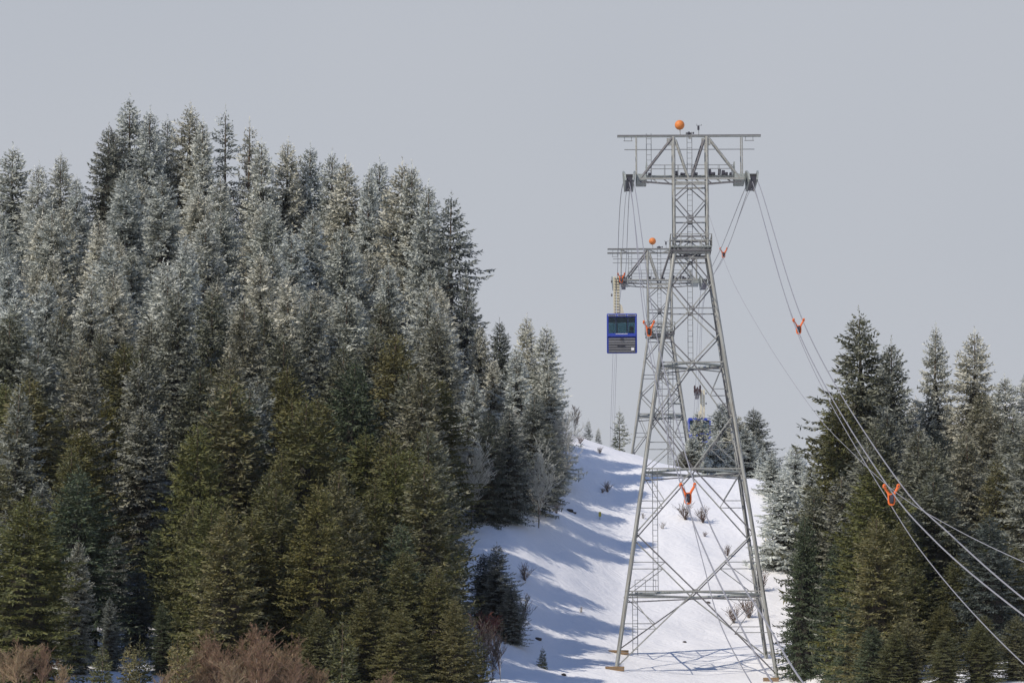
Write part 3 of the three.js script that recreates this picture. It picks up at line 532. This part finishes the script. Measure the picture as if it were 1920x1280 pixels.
for (const [px, py, d, set, k, w, l] of front) conifer(set, k, px, py, d, l, { wide: w * (LEFT === LEFT ? 1.18 : 1.2), group: LEFT, tint: set === 'olive' ? [0, 1, 3, 5][(px * 7) % 4] : undefined });
// the rest of the left forest
const what = { frosted: 'grey frosted spruce', light: 'olive grey spruce', olive: 'olive green spruce', dark: 'dark green spruce' };
const KIND = { frosted: 'frosted', light: 'greyish', olive: 'olive', dark: 'dark' };
function besideLabel(set, px, py, used) { // names a tree by the nearest tree that can be described for itself
  const near = anchors.map(a => [Math.hypot(a[0] - px, (a[1] - py) * .7), a]).sort((a, b) => a[0] - b[0]).slice(0, 24);
  for (const [, a] of near) {
    const dx = px - a[0], dy = py - a[1], u = Math.abs(dx) > 2 * Math.abs(dy) ? (dx < 0 ? 'left of' : 'right of') : Math.abs(dy) > 2 * Math.abs(dx) ? (dy < 0 ? 'behind' : 'below') : (dy < 0 ? 'behind and ' : 'below and ') + (dx < 0 ? 'left of' : 'right of');
    const l = `${KIND[set]} spruce ${u} the ${a[2]}`;
    if (l.split(' ').length <= 16 && !used.has(l)) { used.add(l); return l; }
  }
  return null;
}
function fill(seed, tries, dRange, pxRange, minGap, list, ok, hRange, frostRows, place) {
  const r = RNG(seed), taken = list.map(t => G(t[0], t[2]));
  const made = [];
  for (let n = 0; n < tries; n++) {
    const d = lerp(dRange[0], dRange[1], Math.pow(r(), .9)), [p0, p1] = pxRange(d), px = lerp(p0, p1, r()), g = G(px, d), gap = minGap * lerp(.85, 1.2, r()), hr = r(), fr0 = r(), dk = r(), kr = r(), wr = r(), tn = r();
    if (taken.some(t => Math.hypot(t.x - g.x, t.z - g.z) < gap)) continue;
    const base = proj(g)[1], h = lerp(...hRange(d), hr), tip = base - h * F / d;
    if (!ok(px, d, tip)) continue;
    taken.push(g);
    const fr = smooth(...frostRows, tip) + (fr0 - .5) * .34, set = fr > .52 ? 'frosted' : fr > .2 ? 'light' : dk < .1 ? 'dark' : 'olive';
    const w = (tip < 470 ? 'upper' : tip < 760 ? 'middle' : 'lower') + ' ' + (px < 300 ? 'left' : px < 600 ? 'centre' : 'right');
    const l = besideLabel(set, px, tip, labels);
    conifer(set, Math.floor(kr * SETS[set].length), px, tip, d, l ?? `${what[set]} crowded among its like in the ${w} of the ${place}`, { wide: 1.12 + wr * .5, group: `${what[set]}s in the ${place}`, tint: set === 'olive' ? [0, 1, 3, 5][Math.floor(tn * 4)] : undefined });
    if (l) anchors.pop();
  }
}
fill(4242, 9000, [197, 345], d => [-30, d < 262 ? 805 : d < 300 ? 825 : d < 318 ? 850 : 800], 4.9, [...skyline, ...front, ...edge], (px, d, tip) => {
  if (px > 180 && px < 325 && d < 240) return false;
  if (px > 120 && px < 195 && d > 326) return false;
  if (tip > 1215) return false;
  return tip > along([0, 60, 110, 160, 240, 345, 470, 620, 770, 840, 900], i => [340, 370, 370, 440, 275, 275, 310, 355, 375, 470, 660][i], px);
}, d => d > 320 ? [10.5, 16] : d < 215 ? [9, 14] : [11.5, 17.5], [800, 350], 'left forest');
// the right forest
const right = [
  [1622, 588, 282, 'light', 2, 1.15, 'tallest spruce of the right forest with broad grey green top'], [1680, 638, 280, 'light', 3, .95, 'spruce leaning close right of the tallest right tree'], [1750, 612, 284, 'frosted', 2, .72, 'slender open spruce with bare spire in the right forest'], [1832, 622, 282, 'frosted', 2, 1.1, 'square topped frosted spruce right of the slender one'], [1890, 705, 280, 'frosted', 0, 1.1, 'frosted spruce sloping down at the right picture edge'], [1935, 690, 286, 'frosted', 2, 1.1, 'frosted spruce cut by the right picture edge'],
  [1572, 735, 272, 'olive', 0, 1.1, 'dark olive spruce on the left flank of the right forest'], [1650, 790, 262, 'light', 2, 1.2, 'grey olive spruce under the tallest right tree'], [1725, 800, 264, 'light', 3, 1.2, 'snow flecked spruce in the middle of the right forest'], [1800, 820, 262, 'light', 0, 1.2, 'grey spruce right of the snow flecked one'], [1870, 850, 258, 'light', 2, 1.2, 'grey green spruce near the right edge behind the ropes'],
  [1532, 905, 252, 'light', 2, .8, 'dark green spruce at the snow edge of the right forest'], [1506, 965, 247, 'dark', 2, .72, 'deep green spruce beside the right tower leg'], [1572, 1000, 240, 'dark', 2, .95, 'deep green spruce with broad skirt in the lower right'], [1590, 890, 250, 'light', 1, 1.2, 'olive spruce behind the deep green skirted one'], [1640, 950, 240, 'light', 0, 1.1, 'olive spruce left behind the large orange spacer'], [1700, 960, 240, 'dark', 1, 1.1, 'dark snowy spruce in the shade under the large orange spacer'],
  [1715, 1060, 220, 'olive', 0, 1.1, 'olive spruce in the lower right before the shaded tree'], [1660, 1130, 216, 'olive', 1, 1.1, 'olive spruce low left of the lower right group'], [1800, 1040, 222, 'olive', 3, 1.1, 'olive spruce in the middle of the lower right group'], [1865, 985, 225, 'olive', 0, 1.2, 'tallest olive spruce of the lower right group'], [1905, 1020, 220, 'olive', 2, 1.1, 'olive spruce at the lower right picture edge'], [1770, 1130, 212, 'olive', 3, 1.2, 'bushy olive spruce at the bottom right'], [1600, 1120, 222, 'dark', 2, 1.1, 'dark green spruce low in the right forest'], [1850, 1150, 210, 'olive', 1, 1.3, 'olive spruce in the bottom right corner'], [1765, 930, 248, 'dark', 1, 1.1, 'shaded spruce behind the two track ropes'],
  [1640, 1170, 206, 'dark', 2, 1.2, 'low deep green spruce at the bottom left of the right forest'], [1680, 1178, 203, 'olive', 0, 1.2, 'low olive spruce at the bottom of the right forest'], [1705, 1160, 204, 'olive', 2, 1.2, 'low olive spruce at the bottom right middle'], [1775, 1180, 201, 'olive', 1, 1.3, 'olive spruce cut off by the bottom edge at right'], [1840, 1165, 202, 'olive', 3, 1.2, 'rounded olive spruce cut off by the bottom edge'], [1910, 1150, 203, 'olive', 2, 1.2, 'olive spruce in the very corner at the bottom right'],
  [1716, 745, 292, 'frosted', 1, 1.1, 'frosted spruce behind and left of the slender right tree'], [1785, 755, 292, 'frosted', 2, 1.1, 'frosted spruce in the notch behind the square topped one'], [1868, 740, 290, 'light', 3, 1.1, 'frosted spruce behind the square topped one at right'], [1655, 715, 290, 'light', 2, 1.2, 'grey spruce filling the gap behind the tallest right tree'],
  [1448, 846, 316, 'hoar', 1, 1.3, 'white frosted small spruce at the left end of the right forest'], [1494, 832, 314, 'hoar', 0, 1.2, 'white frosted spruce behind the right snow edge'], [1527, 872, 303, 'hoar', 0, 1.2, 'low white frosted spruce before the dark olive flank'], [1468, 892, 294, 'hoar', 0, 1.45, 'bushy white frosted spruce spreading over the right snow'],
];
for (const [px, py, d, set, k, w, l] of right) conifer(set, k, px, py, d, l, { wide: w * (RIGHT === LEFT ? 1.18 : 1.2), group: RIGHT });
fill(777, 3000, [208, 300], d => [d < 235 ? 1610 : d < 260 ? 1570 : 1600, 1950], 4.4, right, (px, d, tip) => tip < 1230 && tip > along([1500, 1560, 1620, 1680, 1720, 1750, 1800, 1835, 1880, 1930], i => [900, 790, 690, 720, 800, 790, 800, 720, 770, 770][i], px), d => d < 225 ? [9, 13] : [11, 17], [990, 440], 'right forest');
const crest = [
  [1402, 800, 336, 'frosted', 1, 1.8, 'bushy frosted spruce low between the dark crest trees'], [1432, 838, 333, 'hoar', 0, 1.2, 'small white frosted spruce at the right end of the crest group'], [1344, 806, 338, 'hoar', 1, 1.3, 'white frosted spruce in the middle of the crest group'], [1300, 815, 339, 'frosted', 4, 1.6, 'pale frosted spruce left in the crest group'],
  [1284, 842, 338, 'light', 3, 1.8, 'low frosted spruce left of the far blue cabin'], [1311, 772, 345, 'hoar', 1, 1.1, 'thin frosted spruce hiding the far blue cabin'], [1333, 822, 337, 'hoar', 0, 1.2, 'bushy frosted spruce before the far blue cabin'], [1357, 752, 344, 'frosted', 3, 1.7, 'dark tipped spruce right of the far blue cabin'], [1384, 778, 340, 'frosted', 3, 1.6, 'frosted spruce between the two dark crest trees'], [1415, 765, 343, 'dark', 1, 1.75, 'dark spruce at the right end of the crest group'], [1370, 830, 335, 'hoar', 0, 1.2, 'low frosted spruce in front of the crest group'],
];
for (const [px, py, d, set, k, w, l] of crest) conifer(set, k, px, py, d, l, { wide: w, group: CREST });
// saplings
const saplings = [
  [1103, 797, 328, 1, 2.1, 'tiny frosted sapling on the snow crest nearest the forest'], [1122, 806, 329, 1, 1.7, 'tiny frosted sapling in the middle of the snow crest'], [1162, 795, 332, 1, 4.6, 'small frosted spruce on the crest left of the second tower'], [920, 996, 262, 0, 1.3, 'knee high green sapling on the shaded snow bank'], [1018, 1254, 243, 0, 1.6, 'small green sapling at the bottom of the snow run'],
  [240, 1232, 187, 2, 3.8, 'pale green young spruce at the bottom before the dark gap'], [190, 1240, 186, 0, 3.6, 'leftmost young spruce at the bottom before the dark gap'], [262, 1236, 188, 0, 4, 'right young spruce at the bottom before the dark gap'], [330, 1228, 188, 2, 4.4, 'yellowish young conifer left of the red brown birches'], [888, 1180, 205, 0, 5, 'young green spruce beside the white birch stems'], [640, 1215, 190, 0, 5.5, 'young olive spruce at the bottom edge right of the birches'],
];
for (const [px, py, d, k, H, l] of saplings) conifer('young', k, px, py, d, l, { H, group: 'young conifers', name: 'young_spruce' });

// ---------------------------------------------------------------- bare trees and shrubs
function twigs(seed, { H = 6, spread = .35, n = 7, levels = 4, r0 = .06, color, ice = 0, upright = .5, whips = false }) {
  const r = RNG(seed), pos = [], nor = [], col = [], rn = (a, b) => a + (b - a) * r();
  const A = V(), S = V(), T = V();
  const stick = (p, q, ra, rb, c) => {
    A.copy(q).sub(p).normalize(); S.set(A.y, -A.z, A.x).cross(A).normalize(); T.copy(A).cross(S);
    const ring = (o, rr) => [0, 1, 2].map(k => { const w = k * 2.094; return V(o.x + (S.x * Math.cos(w) + T.x * Math.sin(w)) * rr, o.y + (S.y * Math.cos(w) + T.y * Math.sin(w)) * rr, o.z + (S.z * Math.cos(w) + T.z * Math.sin(w)) * rr); });
    const a = ring(p, ra), b = ring(q, rb);
    for (let k = 0; k < 3; k++) { const m = (k + 1) % 3; for (const v of [a[k], a[m], b[m], a[k], b[m], b[k]]) { pos.push(v.x, v.y, v.z); col.push(...c); } }
  };
  const grow = (p, d, len, rad, lev) => {
    const segs = lev === 0 ? 6 : 3; let o = p.clone(), dd = d.clone();
    for (let k = 0; k < segs; k++) {
      dd.add(V(rn(-.16, .16), rn(-.05, .16), rn(-.16, .16))).normalize();
      const q = o.clone().addScaledVector(dd, len / segs), ra = rad * (1 - k / segs * .6), rb = rad * (1 - (k + 1) / segs * .6);
      const f = clamp(ice * (lev / levels) * rn(.6, 1.3), 0, .95), c = [0, 1, 2].map(j => lerp(color[j] * rn(.85, 1.15), ICE[j], f));
      stick(o, q, Math.max(ra, .009), Math.max(rb, .008), c);
      if (lev < levels && (lev > 0 || k > 0)) { const m = lev === 0 ? Math.round(n / 3) + 1 : lev === 1 ? 2 : 1 + (r() < .6 ? 1 : 0); for (let b = 0; b < m; b++) { const az = rn(0, 6.28), e = rn(spread, spread * 2.2); const bd = dd.clone().add(V(Math.cos(az) * e, upright * rn(.1, .7), Math.sin(az) * e)).normalize(); grow(o.clone().lerp(q, r()), bd, len * rn(.38, .6) * (lev === 0 ? 1 - .45 * k / segs : 1), rb * .55, lev + 1); } }
      o = q;
    }
  };
  const stems = whips ? n : 1;
  for (let s = 0; s < stems; s++) { const az = rn(0, 6.28), e = whips ? rn(.05, .7) : .05; grow(V(whips ? rn(-.3, .3) * H * .2 : 0, 0, whips ? rn(-.3, .3) * H * .2 : 0), V(Math.cos(az) * e, 1, Math.sin(az) * e).normalize(), H * rn(.75, 1) * (whips ? .8 : .85), r0, whips ? 1 : 0); }
  const g = new THREE.BufferGeometry(); g.setAttribute('position', new THREE.Float32BufferAttribute(pos, 3)); g.setAttribute('color', new THREE.Float32BufferAttribute(col, 3)); g.computeVertexNormals(); return g;
}
const twigM = new THREE.MeshStandardMaterial({ vertexColors: true, roughness: .9, side: THREE.DoubleSide });
const RED = [.17, .115, .07], TAN = [.26, .19, .115], GREY = [.22, .19, .18];
const bareG = {
  red: [twigs(1, { color: RED, n: 9 }), twigs(2, { color: [.2, .13, .085], n: 9, spread: .34 })], tan: [twigs(3, { color: TAN, n: 9, spread: .4 })],
  frosty: [twigs(4, { color: GREY, ice: .95, n: 8, H: 9, levels: 4, upright: .12, r0: .045, spread: .42 }), twigs(5, { color: GREY, ice: .75, n: 8, H: 9, upright: .15, r0: .045, spread: .42 })],
  thin: [twigs(6, { color: [.09, .07, .06], n: 6, H: 4, levels: 3, r0: .03 })],
};
const bareH = { red: 6, tan: 6, frosty: 9, thin: 4 };
function bare(kind, k, px, tipPy, d, label, { group, H, name = 'bare_birch', wide = 1, white } = {}) {
  const g = G(px, d), h = H ?? Q(px, tipPy, d).y - g.y, o = thing(name, label, 'tree', g.add(V(0, -.05, 0)), tr() * 6.28, group), s = h / bareH[kind];
  const c = mesh('crown', bareG[kind][k], twigM, o); c.scale.set(s * wide, s, s * wide);
  const t = mesh('trunk', trunkG, white ? std(.6, .56, .5, .8) : bark, o); const q = h * .7 / 16; t.scale.set(q * .55, q, q * .55);
  return o;
}
const RB = 'red brown bare birches at the bottom', FB = 'frosted bare birches at the forest edge';
for (const [kind, k, px, py, d, l, white] of [
  ['tan', 0, 335, 1205, 191, 'pale tan bare tree just right of the young spruces'], ['red', 1, 385, 1185, 193, 'red brown birch at the back of the clump on its left'], ['red', 0, 425, 1165, 194, 'red brown birch at the back of the clump in its middle'], ['red', 1, 470, 1160, 195, 'highest red brown birch at the back of the clump', 1], ['red', 0, 505, 1175, 194, 'red brown birch at the back of the clump on its right'], ['tan', 0, 545, 1200, 192, 'brown birch before the low olive trees'], ['red', 0, 595, 1225, 189, 'low brown birch at the right foot of the clump'], ['tan', 0, 5, 1205, 191, 'brown bare birch cut by the left picture edge'], ['red', 0, 55, 1185, 192, 'highest brown bare birch in the bottom left corner'],
  ['red', 0, 360, 1215, 189, 'leftmost red brown birch of the clump at the bottom'], ['red', 1, 405, 1200, 190, 'pale stemmed red brown birch in the clump at the bottom', 1], ['red', 0, 445, 1180, 191, 'tallest red brown birch of the clump at the bottom'], ['red', 1, 480, 1185, 189, 'red brown birch right of the tallest in the clump', 1], ['tan', 0, 430, 1222, 186, 'tan birch low in the middle of the bottom clump', 1], ['red', 0, 525, 1205, 190, 'red brown birch at the right end of the clump'], ['red', 1, 560, 1225, 188, 'low brown birch below the olive trees at the bottom'],
  ['tan', 0, 30, 1195, 189, 'brown bare birch in the bottom left corner'], ['red', 1, 75, 1200, 190, 'brown bare birch right of the bottom left corner'], ['tan', 0, 110, 1235, 186, 'low tan birch near the bottom left corner'], ['tan', 0, 300, 1245, 186, 'low tan birch left of the red brown clump'], ['red', 0, 700, 1245, 187, 'reddish bare tree at the bottom edge right of centre'],
]) bare(kind, k, px, py, d, l, { group: RB, wide: 1.05 + (px * 37 % 11) * .05, white });
for (const [k, px, py, d, l] of [[0, 850, 640, 300, 'frosted birch high at the corner of the left forest'], [1, 862, 715, 282, 'frosted birch with pale stem left of the dark group'], [0, 884, 708, 277, 'frosted birch in front of the edge group'], [1, 952, 690, 290, 'frosted birch with reddish twigs in the edge group'], [0, 1010, 725, 284, 'frosted birch over the dark spruces'], [1, 1046, 735, 300, 'outermost frosted birch beside the sky']]) bare('frosty', k, px, py, d, l, { group: FB, wide: 1, H: 7.5 });
for (const [px, py, d, H, l, white] of [[900, 1160, 209, 6.5, 'white birch stem at the lower edge of the forest', 1], [938, 1215, 225, 4.6, 'thin white birch stem on the snow at the bottom', 1], [922, 1225, 222, 4, 'thin bare sapling left of the white stem', 1], [975, 1060, 250, 4.2, 'thin bare sapling at the tip of the low dark spruce'], [1078, 740, 327, 3.6, 'thin bare sapling on the crest beside the forest']]) bare('thin', 0, px, py, d, l, { H, group: 'thin bare saplings', white, name: 'bare_sapling' });
for (const [px, py, d, l] of [[209, 196, 344, 'bare dead stem standing out left of the tallest frosted spruce'], [478, 222, 345, 'bare frosted stem between the ragged skyline spruces'], [572, 262, 346, 'thin dead stem behind the slender spruce on the skyline']]) bare('thin', 0, px, py, d, l, { group: 'dead stems on the skyline', name: 'dead_tree', wide: .35 });
// shrubs
const shrubG = [twigs(21, { H: 1.2, whips: true, n: 13, levels: 2, r0: .01, color: [.13, .09, .07], spread: .4 }), twigs(22, { H: 1.2, whips: true, n: 12, levels: 3, r0: .014, color: [.17, .07, .055], spread: .5 }), twigs(23, { H: 1.2, whips: true, n: 7, levels: 2, r0: .012, color: [.2, .16, .1], spread: .5 })];
for (const [k, px, py, s, l] of [
  [0, 1285, 974, 1.9, 'bare twiggy shrub on the snow under the hanging spacer'], [0, 1318, 980, 1.8, 'bare twiggy shrub right of the one under the spacer'], [2, 1242, 991, .8, 'tuft of dry yellow grass on the snow'], [2, 1206, 972, .7, 'small dry tuft beside the left tower leg'], [0, 1139, 922, 1.2, 'dark bare shrub on the shaded snow by the left leg'], [0, 1322, 1006, .6, 'small dark twig on the snow inside the tower'], [0, 1130, 924, .6, 'low dead twigs beside the shaded shrub'],
  [0, 1404, 1158, 2.2, 'tangled bare shrub at the right tower leg'], [0, 1376, 1168, 1.8, 'low tangled shrub inside the right tower leg'], [0, 1428, 1108, 2.0, 'bare shrub behind the right tower leg'], [0, 1364, 1042, 1.2, 'sparse twigs on the snow right of centre'], [0, 1043, 962, 1.1, 'bare twig on the shaded snow by the dark spruces'],
  [1, 925, 1196, 2.0, 'dark red shrub below the low dark spruces'], [1, 950, 1182, 1.9, 'dark red shrub reaching out on the snow'], [1, 905, 1204, 2.0, 'dark red shrub at the foot of the olive trees'], [0, 984, 1088, 1.6, 'bare twigs beside the low dark spruce'], [0, 1088, 832, 1.0, 'bare twigs on the crest of the snow'], [0, 1125, 850, .8, 'short twigs on the crest under the saplings'], [2, 1090, 1148, .6, 'thin dry stalks on the sunlit snow'],
]) { const o = thing('bare_shrub', l, 'shrub', GP(px, py).add(V(0, -.04, 0)), tr() * 6.28, 'bare shrubs on the snow'); const c = mesh('twigs', shrubG[k], twigM, o); c.scale.set(s, s * .8, s); }
// dark stones poking out of the snow
const stoneM = std(.05, .042, .038, .9);
for (const [px, py, w, l] of [[1068, 958, .55, 'dark stone on the snow by the dark spruces'], [1077, 962, .35, 'small earth clod beside the dark stone on the shaded snow'], [1009, 1199, .5, 'dark stone on the lower shaded snow'], [1057, 1266, .4, 'brown stone near the bottom sapling'], [1284, 1204, .3, 'small dark stone inside the tower'], [1328, 1130, .35, 'dark stone under the lowest tower frame'], [1381, 1189, .3, 'small stone near the tangled shrub']]) {
  const g = new THREE.IcosahedronGeometry(.5, 2), P = g.attributes.position; for (let i = 0; i < P.count; i++) { const v = V().fromBufferAttribute(P, i), k = 1 + .35 * noise.noise(v.x * 3 + px, v.y * 3, v.z * 3); P.setXYZ(i, v.x * k * 1.3, v.y * k * .6, v.z * k); } g.computeVertexNormals();
  const o = tag(mesh('stone', g, stoneM), l, 'stone', 'stones in the snow'); o.scale.setScalar(w); o.position.copy(GP(px, py)).y += .06 * w; o.rotation.y = px;
}
// run markers: yellow disc on a stake, and pale poles at the right
{
  const g = GP(1125, 974), o = thing('run_marker', 'small yellow marker on a stake in the shaded snow', 'marker', g, 0); member('stake', V(0, -.1, 0), V(0, .4, 0), .025, bark, o, { round: true });
  const q = mesh('marker_board', new RoundedBoxGeometry(.24, .44, .05, 2, .02), std(.42, .38, .05, .6), o); q.position.set(0, .5, .03);
}
for (const [px, py, l] of [[1436, 1012, 'left pale snow pole beside the right forest'], [1441, 1006, 'right pale snow pole beside the right forest'], [1437, 1040, 'lower pale snow pole beside the right forest']]) { const o = thing('snow_pole', l, 'pole', GP(px, py), 0, 'pale snow poles at the run edge'); member('shaft', V(0, -.2, 0), V(0, 1.3, 0), .035, std(.7, .66, .5, .6), o, { round: true }); member('top_band', V(0, 1.3, 0), V(0, 1.5, 0), .037, std(.6, .5, .1, .6), o, { round: true }); }

console.log('trees', nTree, 'crown tris', Object.values(built).reduce((a, g) => a + g.attributes.position.count / 3, 0), 'bare', Object.values(bareG).flat().concat(shrubG).map(g => g.attributes.position.count / 3).join(' '));
renderer.render(scene, camera);
